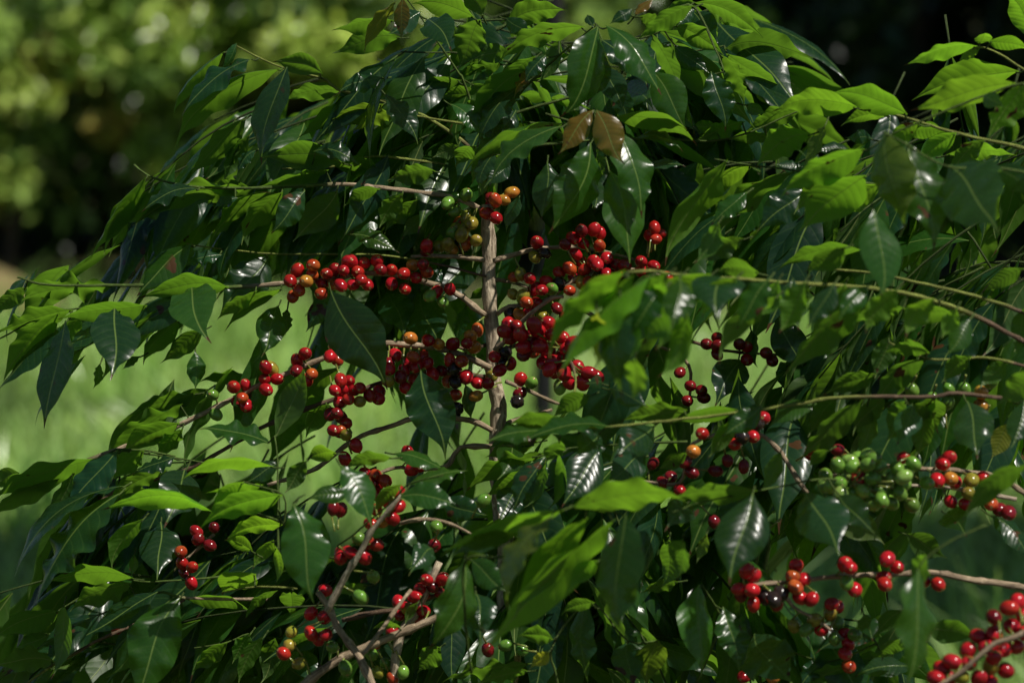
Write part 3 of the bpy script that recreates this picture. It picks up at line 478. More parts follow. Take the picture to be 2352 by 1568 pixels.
# cherries: bush region depth diameter(mm) | x,y,kind ...
CHERRIES = """
A 5 0 15.5|95,245,r 180,255,r 265,240,r 40,305,r 135,315,s 362,303,s 445,325,s 505,270,a 528,355,r 602,315,o 105,400,r 200,400,r 15,405,o 365,395,r 455,428,s 290,300,D 665,450,r 755,430,r 620,475,g 708,517,g 575,265,D 160,370,s
A 4 0 15.5|1998,305,s 1950,375,s 2058,378,a 2098,335,o 2195,328,s 2160,395,r 2240,400,a 2250,300,r 2305,305,r 2340,245,r 2290,405,r 2158,460,o 1968,480,o 2010,440,o 2105,270,o
A 4 0 15.5|1570,1088,s 1645,1075,r 1628,1160,o 1655,1212,r 1590,1185,D 1785,955,r 1825,962,v 1778,1035,r 1862,1035,r 1788,1105,r 1995,910,r 2050,865,r 2245,815,r 2220,880,r 2262,900,o 2095,1000,o 2065,1040,r 1995,980,D 1430,1140,g 1450,1270,g
A 4 -2 15.5|2290,1040,s 2345,1045,r 2250,1110,r 2298,1105,r 2340,1170,s 2280,1190,r 2265,1265,D 2325,1330,s 2240,1380,r 2290,1380,o 2325,1410,v 2290,1290,D 2220,1270,D
A 5 -2 15.5|30,1110,r 150,1095,s 75,1170,s 20,1185,s 150,1185,v 215,1145,s 280,1115,r 275,1165,r 20,1390,o 125,1480,r 340,1050,v 110,1110,r
A 5 0 16|387,873,r 510,885,o 570,885,s 605,928,r 448,970,r 528,950,r 340,930,D 345,965,r 425,1020,D 515,1040,o 455,1095,r 520,1120,o 610,775,r 680,800,a 490,760,a 755,910,s 835,915,o 785,970,k 700,980,D 745,1050,o 790,1055,k 865,1020,r 940,1060,r 1010,1065,r 1035,1015,v 795,1140,o 930,1150,a 895,745,a 940,705,o 918,820,a 870,795,r 775,800,r 800,1230,k 480,925,r 640,1000,r
A 5 -6 16|1055,885,r 1128,855,k 1160,930,r 1090,975,r 1110,925,k
A 5 -12 17.6|1150,660,r 1120,715,r 1165,760,s 1210,690,s 1230,735,r 1250,820,r 1320,670,r 1345,710,r 1420,660,r 1305,740,r 1375,740,r 1440,735,r 1463,785,r 1360,815,r 1310,850,o 1545,835,r 1510,755,r 1420,865,r 1385,925,r 1510,890,r 1425,970,r 1465,985,r 1520,990,r 1615,950,r 1690,990,r 1740,1015,r 1555,1055,r 1495,1085,G 1580,800,r 1610,790,r 1450,915,r 1250,870,D 1320,790,r 1560,930,r 1645,1060,r
A 5 2 15.5|1230,1035,s 1303,1060,g 1208,1185,k 1225,1130,D 1190,350,o 1230,330,v 1292,358,r 1180,465,v 1245,478,v 1220,600,a 1338,525,r 1375,437,r 1325,430,r 1440,430,g 1490,395,k 1405,380,r 1560,440,o 1475,560,D 1530,620,D 1280,590,r 1165,600,k 1380,610,v 1270,520,o
A 5 2 16|1490,320,s 1560,290,o 1630,245,s 1660,300,s 1590,355,r 1720,245,r 1745,265,r 1810,220,r 1790,280,k 1875,265,D 1810,330,r 1880,325,r 1930,270,D 1640,385,v 1690,385,o 1750,360,v 1760,420,s 1850,380,a 1600,195,r 1580,88,r 1650,125,r 1765,55,r 1760,140,o 1530,130,D 1725,30,r 1640,40,D 1340,118,r 1325,215,v 1395,190,k 2040,245,r 2125,275,r 2045,310,r 2215,350,r 2080,390,r
A 5 3 15|2130,20,s 2140,95,s 2170,60,s 2100,70,r
A 5 3 15.5|598,140,r 600,180,D 685,145,v 835,65,v 770,55,g 770,165,a 860,120,o 930,105,v 740,130,v 800,30,v
A 2 3 15.5|790,1330,g 865,1310,g 740,1365,g 788,1420,g 865,1465,v 820,1500,o 1005,1435,s 1065,1465,r 1040,1370,r 1060,1345,o 1115,1345,a 1172,1293,a 1030,1330,D 900,1500,v 850,1540,v
A 6 6 15|290,755,D 290,810,D 220,800,D 290,870,D 490,905,r 930,840,r 660,910,D 40,990,D 110,1080,D 185,1110,D 90,1180,D 200,1160,D 440,800,D 620,860,D 490,820,r
A 7 0 15.5|1320,545,r 1330,600,D 1410,640,D 1440,520,D 1290,785,s 1225,760,s 1215,680,o 1285,890,r 790,1195,s 1240,820,D
A 8 -2 16|50,60,r 185,155,r 255,165,o 320,205,o 210,235,r 265,230,r 258,295,r 470,15,r 550,105,r 500,130,r 550,310,a
B 6 -30 16|600,1295,r 555,1335,k 530,1420,r 460,1425,k 410,1470,s 190,1400,s 130,1520,a 930,1510,r 1100,1510,D 1600,1115,g 1950,1105,g 2065,1125,a 2065,1215,a 1840,1190,g 2130,1050,g 1850,1100,g 1740,1160,g
B 9 -41 16.5|1020,165,g 1060,240,G 1145,160,G 1110,225,g 1240,190,r 1300,100,g 1380,110,G 1240,60,g 1335,190,g 1300,30,G 1380,270,g 1470,180,G 1545,180,G 1540,230,g 1610,90,g 1270,275,G 1335,360,G 1455,350,g 1600,370,g 1700,220,g 1060,330,g 1200,110,g 1100,100,g 1180,70,G 1420,210,G 1500,120,g 1300,160,G 1190,290,g 1250,330,G 1400,330,g 1520,290,g 1010,240,G 1340,60,g 1120,300,G 1560,140,G
B 9 -34 16.5|1805,92,r 1850,50,r 1545,55,r 1890,215,r 1770,200,r 1860,345,r 1960,360,r 2080,190,r 1980,290,v 2000,200,v 1860,190,a 2190,400,D 2130,360,o 2250,420,D
B 9 -40 16.5|820,775,r 800,845,o 872,868,r 815,920,o 850,990,r 925,1000,r 1150,765,r 1185,790,r 1215,935,r 1160,890,g 1435,730,r 1500,785,r 1410,855,r 1415,900,s 1680,880,r 1775,900,s 535,840,r 490,810,r 525,940,r 535,1035,s 440,930,r 690,1030,r 450,970,D 610,990,k 670,1000,k 720,960,k
B 9 -32 15.5|1060,1030,r 1100,1050,r 1050,1100,v 945,1140,v 1100,1160,g 885,1205,g 805,1180,v 990,1205,r 1150,1235,r 1215,1240,g 1080,1265,g 1170,1300,r 1150,1365,r
B 9 -58 17.5|2150,1120,D 2255,1060,s 2310,1015,r 2270,1180,r 2155,1230,r 2045,1250,r 2100,1320,r 2300,1320,s 2210,1340,r 1980,1340,r 1870,1420,r 1980,1430,r 2130,1450,v 2150,1390,r 2230,1480,r 1800,1465,r 1760,1530,r 1850,1530,r 2050,1530,r 2120,1560,r 1930,1520,v 2352,1110,r 2360,1230,r
B 9 -24 15|40,270,r 75,80,D 130,20,a 360,70,D 470,110,D 280,140,D 120,150,D 1165,60,r 920,30,r 270,480,D 590,555,D
B 8 -22 15|2185,215,D 2300,265,r 2120,90,D 2240,180,D
C 8 -30 16|410,375,r 400,280,r 370,460,r 340,350,r 260,400,r 225,495,s 300,480,a 148,595,g 90,690,r 178,718,r 260,635,s 205,620,r 20,720,r 155,985,g 240,850,g 980,340,g 665,512,g
C 8 -22 15|600,870,r 650,890,r 705,865,r 555,930,r 580,970,r 520,985,r 410,1020,r 450,1060,r 470,1065,v 575,1080,r 420,1100,r 370,1210,r 540,1140,o 325,1430,g 270,1490,v 400,1420,g 370,1530,o 230,1370,g 60,1480,g 245,1310,o 440,1490,g 640,920,D 690,960,D 650,640,D 1130,1310,g 1010,1340,D 1240,1340,g
C 7 -26 15.5|2185,940,r 2090,1095,r 2180,1120,r 2140,1270,r 2190,1240,r 2090,1230,s 1960,1220,v 1945,1310,v 1905,1365,s 2010,1430,v 2235,1320,g 2320,1460,g 2290,700,r 2340,680,r 2240,390,D 2290,400,D
C 9 -26 16|665,1520,a 470,1520,r 1175,1450,o
"""
# inner twigs that fill the crowns: bush count zmin zmax angle(deg, 0 right, 90 down) spread | polygon in picture units
FILL = """
A 48 10 60 168 18|450,200 720,160 1000,40 1120,0 1180,440 900,560 560,560 520,440 430,330
A 14 6 30 165 15|240,560 340,430 600,400 900,520 700,590 480,560
A 44 8 60 20 50|1020,0 1680,40 1790,160 1700,300 1520,560 1200,440
A 5 3 14 165 12|0,690 120,650 560,640 640,690 380,760 0,800
A 22 12 50 100 60|900,540 1100,540 1100,640 700,700 650,600
A 36 8 60 150 40|240,1080 480,1000 700,1060 760,1200 500,1560 0,1568 80,1300
C 24 -10 50 120 60|700,1160 1150,1100 1150,1568 560,1568
B 46 0 60 165 40|1480,380 1800,330 2352,250 2352,520 2000,600 1560,640
B 10 -10 20 150 40|1500,640 1750,640 1900,760 1600,790 1480,740
B 12 -15 20 150 40|1950,620 2352,760 2352,880 2000,880
B 22 -16 20 150 25|1760,600 2352,560 2352,900 1800,900
B 50 -6 70 140 50|1180,1030 1500,960 2352,940 2352,1080 1800,1160 1640,1290 1200,1280
C 40 -20 50 100 60|1180,1180 1640,1200 1700,1568 1000,1568 1000,1400
B 14 -22 10 120 60|1700,1380 2050,1300 2050,1568 1700,1568
"""
GAPS = [[tuple(map(float, q.split(','))) for q in ln.split()] for ln in """
0,910 60,1000 110,970 240,870 400,780 480,700 560,690 700,720 780,860 520,880 400,910 230,1010 215,1040 100,1070 0,1090
60,1180 110,1240 60,1420 0,1480 0,1200
690,990 960,930 970,1070 830,1020 700,1010
1040,870 1130,880 1140,960 1050,960
1150,870 1300,900 1290,950 1160,940
1480,850 1560,790 1700,770 1850,800 1850,900 1640,950 1500,930
2230,600 2352,580 2352,700 2260,660
2060,1180 2352,1190 2352,1420 2180,1480 2060,1420
0,400 190,420 200,560 60,640 0,640
""".strip().splitlines()]
def parse_leaves():
    out = []
    for ln in LEAVES.strip().splitlines():
        hd, body = ln.split('|'); b, r, z = hd.split(); r = int(r); z = float(z)
        for it in body.split(';'):
            q = it.split()
            x0, y0, x1, y1, w_ = map(float, q[:5])
            dz = float(q[7]) if len(q) > 7 else 0.0
            out.append((b, *P(r, x0, y0), *P(r, x1, y1), w_ * ZS, q[5], q[6], z + dz))
    return out
def parse_branches():
    out = []
    for ln in BRANCHES.strip().splitlines():
        hd, body = ln.split('|'); b, z0, z1, r0, r1, k, sp = hd.split()
        pts = []; reg = 1
        for it in body.split():
            if ':' in it: reg, it = it.split(':'); reg = int(reg)
            x, y = map(float, it.split(',')); pts.append(P(reg, x, y))
        a = np.array(pts); s = np.r_[0, np.cumsum(np.linalg.norm(np.diff(a, axis=0), axis=1))]; s = s / s[-1]
        z = float(z0) + (float(z1) - float(z0)) * s
        kk = .46 if k in 'gy' else .56 if k == 'n' else .72
        out.append((b, np.array([at(p[0], p[1], zz) for p, zz in zip(pts, z)]), float(r0) * 1e-3 * kk, float(r1) * 1e-3 * kk, k, float(sp)))
    return out
def parse_cherries():
    out = []
    for ln in CHERRIES.strip().splitlines():
        hd, body = ln.split('|'); b, r, z, dm = hd.split()
        for it in body.split():
            x, y, k = it.split(',')
            out.append([b, *P(int(r), float(x), float(y)), float(z), float(dm) * 1.0e-3, k])
    return out

def leaf_frame(base, tip, wapp, face, rnd, L, ratio=.40, col='g'):
    """orientation of a traced leaf: upper-face normal that shows the traced width"""
    a = unit(tip - base)
    mid = (base + tip) / 2
    toc = unit(CAM - mid)
    toc = unit(toc - a * (toc @ a))
    s = np.cross(a, toc)
    W = L * ratio
    if col in 'yl': W = min(max(W, wapp / math.cos(rnd.uniform(.65, .95))), L * .62)
    c = np.clip(wapp / W, .2, 1.0)
    roll = math.acos(c)
    up = np.array((0, 0, 1.0))
    sg = 1.0 if face == 'U' else -1.0
    n1 = sg * math.cos(roll) * toc + math.sin(roll) * s
    n2 = sg * math.cos(roll) * toc - math.sin(roll) * s
    sd = np.array(to_sun)
    if col in 'yl': n = n1 if n1 @ sd > n2 @ sd else n2          # light-tinted leaves are turned to the sun so they look sunlit
    elif col == 'g' and face == 'U':
        hv = unit(sd + toc); n = n1 if n1 @ hv > n2 @ hv else n2
    elif abs(a[2]) > .8: n = n1 if abs(n1 @ sd) < abs(n2 @ sd) else n2
    else: n = n1 if n1 @ up > n2 @ up else n2
    n = unit(n - a * (n @ a))
    return a, n, np.cross(n, a), W

def petiole(mb, base, target, tint, seed, r=.0009):
    l = np.linalg.norm(target - base)
    mid = (base + target) / 2 + np.array((0, .003, -.04 * l))
    sp = spline([base, mid, target], max(.006, l / 6))
    v, f, uv, tt = tube(sp, np.linspace(r, r * 1.35, len(sp)), 5, seed, tint=tint)
    mb.add(v, f, uv, tt)

def emit_leaf(mb, base, a, n, s, L, W, col, rnd, wave, arch, bow=0.0, fold=.25):
    pts, uv = leaf_shape(L, W, rnd, wave, arch, bow, fold)
    v = base + pts[:, :1] * a + pts[:, 1:2] * s + pts[:, 2:] * n
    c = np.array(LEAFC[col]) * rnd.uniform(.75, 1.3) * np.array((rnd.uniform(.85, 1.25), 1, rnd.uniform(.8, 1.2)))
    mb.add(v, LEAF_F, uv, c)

def in_poly(x, y, poly):
    c = False; n = len(poly)
    for i in range(n):
        x0, y0 = poly[i]; x1, y1 = poly[(i + 1) % n]
        if (y0 > y) != (y1 > y) and x < (x1 - x0) * (y - y0) / (y1 - y0) + x0: c = not c
    return c

# ------------------------------------------------------------------ the three coffee bushes
BUSH = {
    'A': dict(label='tall coffee bush with pale upright trunk, red cherries on bare side branches', trunk=[(1120, 470), (1122, 600), (1128, 720), (1134, 790), (1131, 860), (1146, 930), (1141, 1010), (1150, 1150), (1163, 1280), (1170, 1568)], z=4, r0=.0155, r1=.0074),
    'B': dict(label='coffee bush reaching in from the right with blurred bright leaves and green berries', trunk=[(2640, -100), (2660, 300), (2680, 700), (2700, 1100), (2720, 1568)], z=-30, r0=.012, r1=.005),
    'C': dict(label='low coffee bush in front with bare crossing sticks and glossy hanging leaves', trunk=[(1010, 1290), (960, 1400), (905, 1568)], z=-22, r0=.009, r1=.004),
}
branches = parse_branches(); leaves = parse_leaves(); cherries = parse_cherries()
# separate overlapping cherries along the line of sight
cp = [at(c[1], c[2], c[3] + RNG.uniform(-1.2, 1.2)) for c in cherries]
cp = np.array(cp); cd = np.array([c[4] for c in cherries])
for it in range(60):
    dv = cp[:, None] - cp[None]; dist = np.linalg.norm(dv, axis=2) + np.eye(len(cp))
    need = (cd[:, None] + cd[None]) * .5 * 1.04
    bad = np.argwhere((dist < need) & (np.arange(len(cp))[:, None] < np.arange(len(cp))[None]))
    if not len(bad): break
    for i, j in bad:
        df = (need[i, j] - dist[i, j]) * .55
        di, dj = (cp[i] - CAM) @ FW, (cp[j] - CAM) @ FW
        sg = 1 if di > dj else -1
        ui = unit(cp[i] - CAM); uj = unit(cp[j] - CAM)
        cp[i] = cp[i] + ui * sg * df; cp[j] = cp[j] - uj * sg * df

for key, B in BUSH.items():
    rnd = np.random.default_rng(ord(key))
    tp = np.array([at(x, y, B['z']) for x, y in B['trunk']])
    foot = tp[-1].copy(); foot[2] = 0.0; foot[0] += .02
    root = empty('coffee_bush', foot.tolist())
    tag(root, B['label'], 'coffee bush', 'coffee bushes laden with cherries')
    sp = spline(np.vstack([tp, [foot * .5 + tp[-1] * .5], [foot]]), .012)
    tt = np.linspace(0, 1, len(sp))
    rad = np.interp(tt, [0, .4, 1], [B['r1'], B['r1'] * .4 + B['r0'] * .6, B['r0']])
    s = np.r_[0, np.cumsum(np.linalg.norm(np.diff(sp, axis=0), axis=1))]
    rad = rad * (1 + .16 * np.exp(-((s % .075) - .037) ** 2 / 1.2e-4) + .03 * np.sin(s * 90))
    mb = MB(); mb.add(*tube(sp, rad, 14, ord(key), tint=(.44, .37, .275), rough=.09))
    mb.build('trunk', M_BARK, root, sp[len(sp) // 2])
    # branches
    bro = []; brp = []
    for i, (b, pts, r0, r1, k, split) in enumerate(branches):
        if b != key: continue
        sp = spline(pts, .008)
        n = len(sp); t_ = np.linspace(0, 1, n)
        sp = sp + np.cumsum(rnd.standard_normal((n, 3)), 0) * .00025
        s = np.r_[0, np.cumsum(np.linalg.norm(np.diff(sp, axis=0), axis=1))]
        per = .042
        knot = np.exp(-((s % per) - per / 2) ** 2 / 1.6e-5)
        rad = np.interp(t_, [0, 1], [r0, r1]) * (1 + (.35 if k in 'wdmp' else .2) * knot)
        c1, c2 = TWIG[k]
        mb = MB(); mb.add(*tube(sp, rad, 9, i, tint=c1, tint2=c2, split=split, rough=.07))
        o = mb.build('branch', M_BARK, root, sp[0])
        bro.append(o); brp.append(sp)
    allp = np.concatenate(brp); own = np.concatenate([np.full(len(p), i) for i, p in enumerate(brp)])
    def nearest(p):
        d = np.linalg.norm(allp - p, axis=1); j = int(d.argmin()); return own[j], allp[j], d[j]
    # leaves
    todo = []
    for li, (b, x0, y0, x1, y1, w_, face, col, z) in enumerate(leaves):
        if b != key: continue
        r_ = np.random.default_rng(1000 + li)
        z = z + r_.uniform(-.8, .8)
        base = at(x0, y0, z); tip = at(x1, y1, z)
        La = np.linalg.norm(tip - base); wm = w_ * K * (D0 + z * .01)
        ratio = r_.uniform(.41, .48)
        L = max(La, wm / ratio * .97, La * 1.02)
        L = min(L, La * 2.2)
        dzz = math.sqrt(max(0, L * L - La * La))
        down = y1 > y0 - 20
        sg = (-1 if face == 'U' else 1) * (1 if down else -1)
        tip = at(x1, y1, z + sg * dzz * 100)
        L = np.linalg.norm(tip - base)
        a, n, s_, W = leaf_frame(base, tip, wm, face, r_, L, ratio, col)
        W = max(W, wm) * 1.08
        todo.append((L * W * min(1, wm / W), li, base, a, n, s_, L, W, col, r_))
    todo.sort(key=lambda q: -q[0])
    rest = MB(); nrest = 0; twigs = MB()
    for rank, (_, li, base, a, n, s_, L, W, col, r_) in enumerate(todo):
        bi, bp, bd = nearest(base)
        mb = MB() if rank < 100 else rest
        emit_leaf(mb, base, a, n, s_, L, W, col, r_, r_.uniform(.6, 1.15) if col in 'yl' else r_.uniform(.9, 1.9), r_.uniform(.02, .17), r_.uniform(-.05, .05), r_.uniform(-.3, .38))
        q0 = proj(base); q1 = proj(bp)
        if math.hypot(q0[0] - q1[0], q0[1] - q1[1]) > 45 or bd > .2: bp = base - a * .012 + np.array((0, .008, -.004))
        petiole(twigs, base + a * .004, bp, np.array(GREEN) * r_.uniform(.6, 1.0), li)
        if rank < 100: mb.build('leaf', M_LEAF, bro[bi], base)
        else: nrest += 1
    # cherries
    mine = [i for i, c in enumerate(cherries) if c[0] == key]
    mine.sort(key=lambda i: (cherries[i][5] == 'D', (cp[i] - CAM) @ FW))
    crest = MB(); nc = 0
    for rank, i in enumerate(mine):
        c = cp[i]; bi, bp, bd = nearest(c)
        ax = unit(unit(c - bp) + rnd.normal(0, .45, 3) + np.array((0, -.25, -.1)))
        mb = MB() if rank < 100 else crest
        for part in cherry_shape(c, ax, cd[i] * rnd.uniform(.93, 1.07), 50 + i, cherries[i][5], bp): mb.add(*part)
        if rank < 100: mb.build('cherry', M_CHERRY, bro[bi], c)
        else: nc += 1
    if nc: tag(crest.build('cherries', M_CHERRY, root, foot), kind='stuff')
    # inner twigs with leaf pairs
    for ln in FILL.strip().splitlines():
        hd, body = ln.split('|'); b, cnt, z0, z1, ang, spd = hd.split()
        if b != key: continue
        poly = [tuple(map(float, q.split(','))) for q in body.split()]
        xs = [p[0] for p in poly]; ys = [p[1] for p in poly]
        rnd = np.random.default_rng(sum(map(ord, ln)))
        k = 0
        while k < int(cnt):
            x, y = rnd.uniform(min(xs), max(xs)), rnd.uniform(min(ys), max(ys))
            if not in_poly(x, y, poly): continue
            k += 1
            z = rnd.uniform(float(z0), float(z1))
            th = math.radians(float(ang) + rnd.normal(0, float(spd)))
            d = unit(RT * math.cos(th) - UP * math.sin(th) * .7 + FW * rnd.uniform(-.5, .5))
            p = at(x, y, z); n = rnd.integers(4, 7); step = rnd.uniform(.035, .05)
            p = p - d * n * step * .5
            line = [p]
            for q in range(n):
                d = unit(d + np.array((0, 0, -.10)) + rnd.normal(0, .06, 3)); p = p + d * step; line.append(p)
            kept = 0
            v, f, uv, t4 = tube(np.array(line), np.linspace(.0017, .0010, n + 1), 5, k, tint=np.array(GREEN) * rnd.uniform(.3, .8))
            side = unit(np.cross(d, (0, 0, 1)))
            for q in range(1, n + 1):
                dq = unit(line[q] - line[q - 1])
                for sg in (1, -1):
                    ax_ = unit(dq * rnd.uniform(.45, .8) + sg * side * rnd.uniform(.15, .6) + np.array((0, 0, -rnd.uniform(.35, .9))))
                    L = rnd.uniform(.105, .185)
                    nn = unit(np.array((rnd.normal(0, .35), rnd.normal(0, .35), 1.0)) + .3 * rnd.normal(0, 1, 3)); nn = unit(nn - ax_ * (nn @ ax_))
                    cx, cy, _ = proj(line[q] + ax_ * L * .5); ex, ey, _ = proj(line[q] + ax_ * L * .92)
                    if not in_poly(cx, cy, poly) and rnd.random() < .7: continue
                    if any(in_poly(cx, cy, gp) or in_poly(ex, ey, gp) for gp in GAPS): continue
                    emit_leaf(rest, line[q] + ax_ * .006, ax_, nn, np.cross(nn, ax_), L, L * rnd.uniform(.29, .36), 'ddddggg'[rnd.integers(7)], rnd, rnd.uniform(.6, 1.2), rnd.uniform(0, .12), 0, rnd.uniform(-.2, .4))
                    nrest += 1; kept += 1
            if kept > n: twigs.add(v, f, uv, t4)
    tag(rest.build('foliage', M_LEAF, root, foot), kind='stuff')
    tag(twigs.build('twigs', M_BARK, root, foot), kind='stuff')
    print(key, 'leaves', len(todo), 'rest', nrest, 'cherries', len(mine), 'branches', len(bro))

# ------------------------------------------------------------------ ground, lawn, far bushes and trees
def sheet(name, x0, x1, y0, y1, z, mat, tint, n=2):
    xs = np.linspace(x0, x1, n); ys = np.linspace(y0, y1, n)
    v = [(x, y, z) for y in ys for x in xs]
    f = [(j * n + i, j * n + i + 1, (j + 1) * n + i + 1, (j + 1) * n + i) for j in range(n - 1) for i in range(n - 1)]
    mb = MB(); mb.add(v, f, np.zeros((len(v), 2)), tint)
    o = mb.build(name, mat); o['kind'] = 'structure'
    return o
sheet('ground', -150, 150, -60, 240, 0, M_GROUND, (.055, .06, .026), 4)
def bank(name, x, y, rx, ry, h):
    mb = MB(); n, m = 24, 8; v = []; f = []
    r = np.random.default_rng(5)
    for j in range(m + 1):
        q = j / m
        for i in range(n):
            a = 2 * math.pi * i / n
            k = (1 - q) * (1 + .12 * math.sin(3 * a + 1) + .08 * r.standard_normal())
            v.append((x + rx * k * math.cos(a), y + ry * k * math.sin(a), -.03 + (h + .03) * math.sin(q * math.pi / 2) ** .8))
    f = [(j * n + i, j * n + (i + 1) % n, (j + 1) * n + (i + 1) % n, (j + 1) * n + i) for j in range(m) for i in range(n)]
    mb.add(v, f, np.zeros((len(v), 2)), (.19, .155, .075)); o = mb.build(name, M_EARTH); o['kind'] = 'structure'
sheet('lawn', -9, 9, 5.6, 16.5, .004, M_GROUND, (.155, .22, .07), 4)
bank('earth_bank', -2.6, 17.7, .5, .35, .22)

def grass(n, x0, x1, y0, y1):
    r = np.random.default_rng(3)
    x = r.uniform(x0, x1, n); y = y0 + (y1 - y0) * r.random(n) ** 1.25
    pn = np.sin(x * 2.1 + 1.3 * np.sin(y * 1.7)) * np.sin(y * 1.9 + x) * .5 + .5
    p2 = np.sin(x * 5.3 + 2 * np.sin(y * 3.1)) * np.sin(y * 4.7 + 1.7 * np.sin(x * 2.9)) * .5 + .5
    h = (.04 + .10 * r.random(n)) * (.4 + .8 * pn + 1.5 * p2 ** 3)
    cell = r.uniform(.35, 1.75, (200, 200))
    ci = (np.floor((x + 6) * 7 + .8 * np.sin(y * 5)).astype(int) % 200, np.floor(y * 4 + .6 * np.sin(x * 6)).astype(int) % 200)
    h = h * (.4 + .7 * cell[ci])
    a = r.uniform(0, 6.28, n); w_ = r.uniform(.004, .008, n)
    lean = r.normal(0, .5, (n, 2)) * h[:, None]
    b0 = np.c_[x - np.cos(a) * w_, y - np.sin(a) * w_, np.zeros(n)]
    b1 = np.c_[x + np.cos(a) * w_, y + np.sin(a) * w_, np.zeros(n)]
    m0 = np.c_[x + lean[:, 0] * .35 - np.cos(a) * w_ * .8, y + lean[:, 1] * .35 - np.sin(a) * w_ * .8, h * .6]
    m1 = np.c_[x + lean[:, 0] * .35 + np.cos(a) * w_ * .8, y + lean[:, 1] * .35 + np.sin(a) * w_ * .8, h * .6]
    tp = np.c_[x + lean[:, 0], y + lean[:, 1], h]
    v = np.stack([b0, b1, m1, m0, tp], 1).reshape(-1, 3)
    base = np.array((.22, .37, .10)); yel = np.array((.50, .60, .26))
    k = np.clip(r.random(n) * (1.1 - .8 * p2), 0, 1)[:, None]
    c = (base * (1 - k) + yel * k) * r.uniform(.6, 1.3, (n, 1)) * (.45 + .6 * cell[ci])[:, None]
    c = np.repeat(c, 5, 0)
    idx = np.arange(n)[:, None] * 5
    quads = (idx + np.array((0, 1, 2, 3))); tris = (idx + np.array((3, 2, 4)))
    mb = MB(); mb.v = [v]; mb.uv = [np.zeros((len(v), 2))]; mb.t = [c]; mb.f = quads.tolist() + tris.tolist(); mb.n = len(v)
    o = mb.build('grass', M_FAR)
    tag(o, 'sunny green lawn of long grass behind the coffee bushes', 'grass', kind='stuff')
grass(110000, -5.0, 5.0, 6.5, 16.6)

def far_plant(name, label, cat, x, y, h, rad, nclump, per, size, cols, seed, group=None, trunk_r=.03, base_h=.25, bark=(.10, .075, .055), flat=1.0, lean=0, taper=1.0):
    r = np.random.default_rng(seed)
    root = empty(name, (x, y, 0)); tag(root, label, cat, group)
    mt = MB()
    line = np.array([(x, y, -.02), (x + .04, y, h * .3), (x - .02 + lean * .5, y + .03, h * .6), (x + lean, y, h * .92)])
    sp = spline(line, .15); mt.add(*tube(sp, np.linspace(trunk_r, trunk_r * .35, len(sp)), 8, seed, tint=bark))
    V = []; Cc = []
    for k in range(nclump):
        while True:
            q = r.uniform(-1, 1, 3)
            if .35 < np.linalg.norm(q) < 1: break
        cc = np.array((x + lean, y, base_h + (h - base_h) * .5)) + q * np.array((rad, rad, (h - base_h) * .5 * flat)) * np.array((taper + (1 - taper) * (q[2] * .5 + .5), taper + (1 - taper) * (q[2] * .5 + .5), 1))
        cc[2] = max(cc[2], .12)
        if k % 3 == 0:
            st = sp[int(len(sp) * np.clip(cc[2] / h * .7, .1, .9))]
            s2 = np.array([st, (st + cc) / 2 + (0, 0, .05), cc]); mt.add(*tube(s2, [trunk_r * .35, trunk_r * .22, trunk_r * .1], 5, k, tint=bark))
        cr = r.uniform(.6, 1.2) * rad * .25
        m = per
        off = r.normal(0, .5, (m, 3)) * cr * np.array((1, 1, .7))
        ctr = cc + off
        ax = r.normal(0, 1, (m, 3)); ax[:, 2] -= .5; ax /= np.linalg.norm(ax, axis=1, keepdims=True)
        nn = np.array(to_sun) * 1.1 + np.array((0, -.25, .2)) + r.normal(0, .42, (m, 3)); nn -= ax * (nn * ax).sum(1, keepdims=True); nn /= np.linalg.norm(nn, axis=1, keepdims=True)
        ss = np.cross(nn, ax)
        L = (size * r.uniform(.7, 1.3, m))[:, None]; W = L * .2
        p0 = ctr - ax * L * .5; p1 = ctr + ax * L * .5
        lf = ctr - ax * L * .08 + ss * W + nn * W * .25; rt = ctr - ax * L * .08 - ss * W + nn * W * .25
        V.append(np.stack([p0, rt, p1, lf], 1).reshape(-1, 3))
        ck = np.array(cols[r.integers(len(cols))])
        Cc.append(np.repeat(ck * r.uniform(.6, 1.5, (m, 1)), 4, 0))
    V = np.concatenate(V); Cc = np.concatenate(Cc); n = len(V) // 4
    mb = MB(); mb.v = [V]; mb.uv = [np.zeros((len(V), 2))]; mb.t = [Cc]; mb.n = len(V)
    idx = np.arange(n)[:, None] * 4
    mb.f = (idx + np.array((0, 1, 2))).tolist() + (idx + np.array((0, 2, 3))).tolist()
    mt.build('trunk', M_BARK, root, (x, y, 0)); mb.build('crown', M_FAR, root, (x, y, 0))
    return root
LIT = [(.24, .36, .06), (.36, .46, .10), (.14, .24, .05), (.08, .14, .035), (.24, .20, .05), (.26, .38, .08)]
DRK = [(.022, .05, .014), (.016, .04, .012), (.03, .06, .018)]  # LIT and DRK put a sunlit and a shaded look into the leaf colour
fx = [(-2.5, 19.0, 1.9, .8), (-1.6, 18.9, 2.3, .8), (-.7, 18.5, 2.2, .8), (.25, 19.2, 2.3, .8)]
LB = ['pale green bush at the far left edge of the lawn', 'tallest pale bush with orange young leaves behind the lawn', 'bright bush behind the left branch tips of the tall coffee bush', 'bright bush showing above the top of the tall coffee bush']
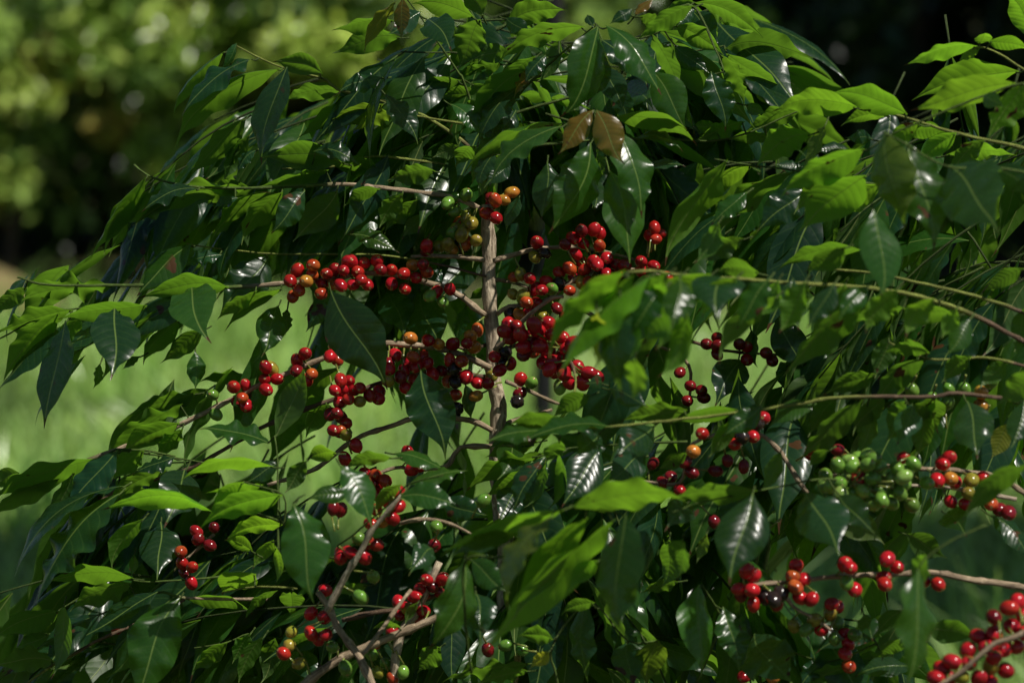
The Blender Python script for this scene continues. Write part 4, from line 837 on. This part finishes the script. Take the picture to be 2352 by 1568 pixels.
for i, (x, y, h, rd) in enumerate(fx):
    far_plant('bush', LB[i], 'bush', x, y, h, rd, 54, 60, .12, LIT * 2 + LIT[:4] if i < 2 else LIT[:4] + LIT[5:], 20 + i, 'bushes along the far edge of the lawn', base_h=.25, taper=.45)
dx = [(1.2, 19.4), (2.1, 19.8), (2.95, 19.3)]
DL = ['dark bush in deep shade right of the bright bushes', 'dark bush in the middle of the shaded far corner', 'dark bush at the far right behind the bright branch tips']
for i, (x, y) in enumerate(dx):
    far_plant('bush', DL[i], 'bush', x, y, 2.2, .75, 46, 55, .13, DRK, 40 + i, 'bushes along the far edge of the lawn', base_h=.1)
bx = [-4.6, -3.4, -2.2, -1.0, .2, 1.4, 2.6, 3.8]
TL = ['dark tree beyond the far left end of the bushes', 'dark tree behind the pale bush at the far left', 'dark tree filling the gap behind the tallest pale bush', 'dark tree behind the bright bush at the left branch tips',
      'dark tree behind the top of the tall coffee bush', 'dark tree behind the first shaded bush', 'dark tree behind the shaded corner on the right', 'dark tree at the far right end of the row']
for i, x in enumerate(bx):
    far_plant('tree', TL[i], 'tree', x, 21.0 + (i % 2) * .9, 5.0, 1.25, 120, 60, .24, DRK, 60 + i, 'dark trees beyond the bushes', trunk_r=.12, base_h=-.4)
# next three trees are added to shade the lawn corners, crowns above the picture
far_plant('added_shade_tree', 'unseen tall tree added to shade the dark far right corner of the lawn', 'tree', 6.2, 18.4, 8.0, 2.3, 95, 55, .36, DRK, 90, trunk_r=.16, base_h=3.0, lean=-.6)
far_plant('added_shade_tree', 'unseen tree added beside the lawn to shade its near left corner', 'tree', 1.6, 8.1, 5.2, 1.0, 120, 60, .26, DRK, 91, trunk_r=.05, base_h=3.0, lean=-.7)
far_plant('added_shade_tree', 'unseen tree added beside the lawn to shade its near right corner', 'tree', 3.9, 8.2, 5.2, 1.1, 130, 60, .26, DRK, 92, trunk_r=.07, base_h=2.8, lean=-.3)
far_plant('slender_tree', 'slender dark tree trunk on the lawn right behind the red cherry cluster', 'tree', at(1243, 880, 730)[0], 12.0, 5.2, .7, 30, 40, .18, DRK, 93, trunk_r=.034, base_h=3.6, lean=.0, bark=(.012, .012, .015))
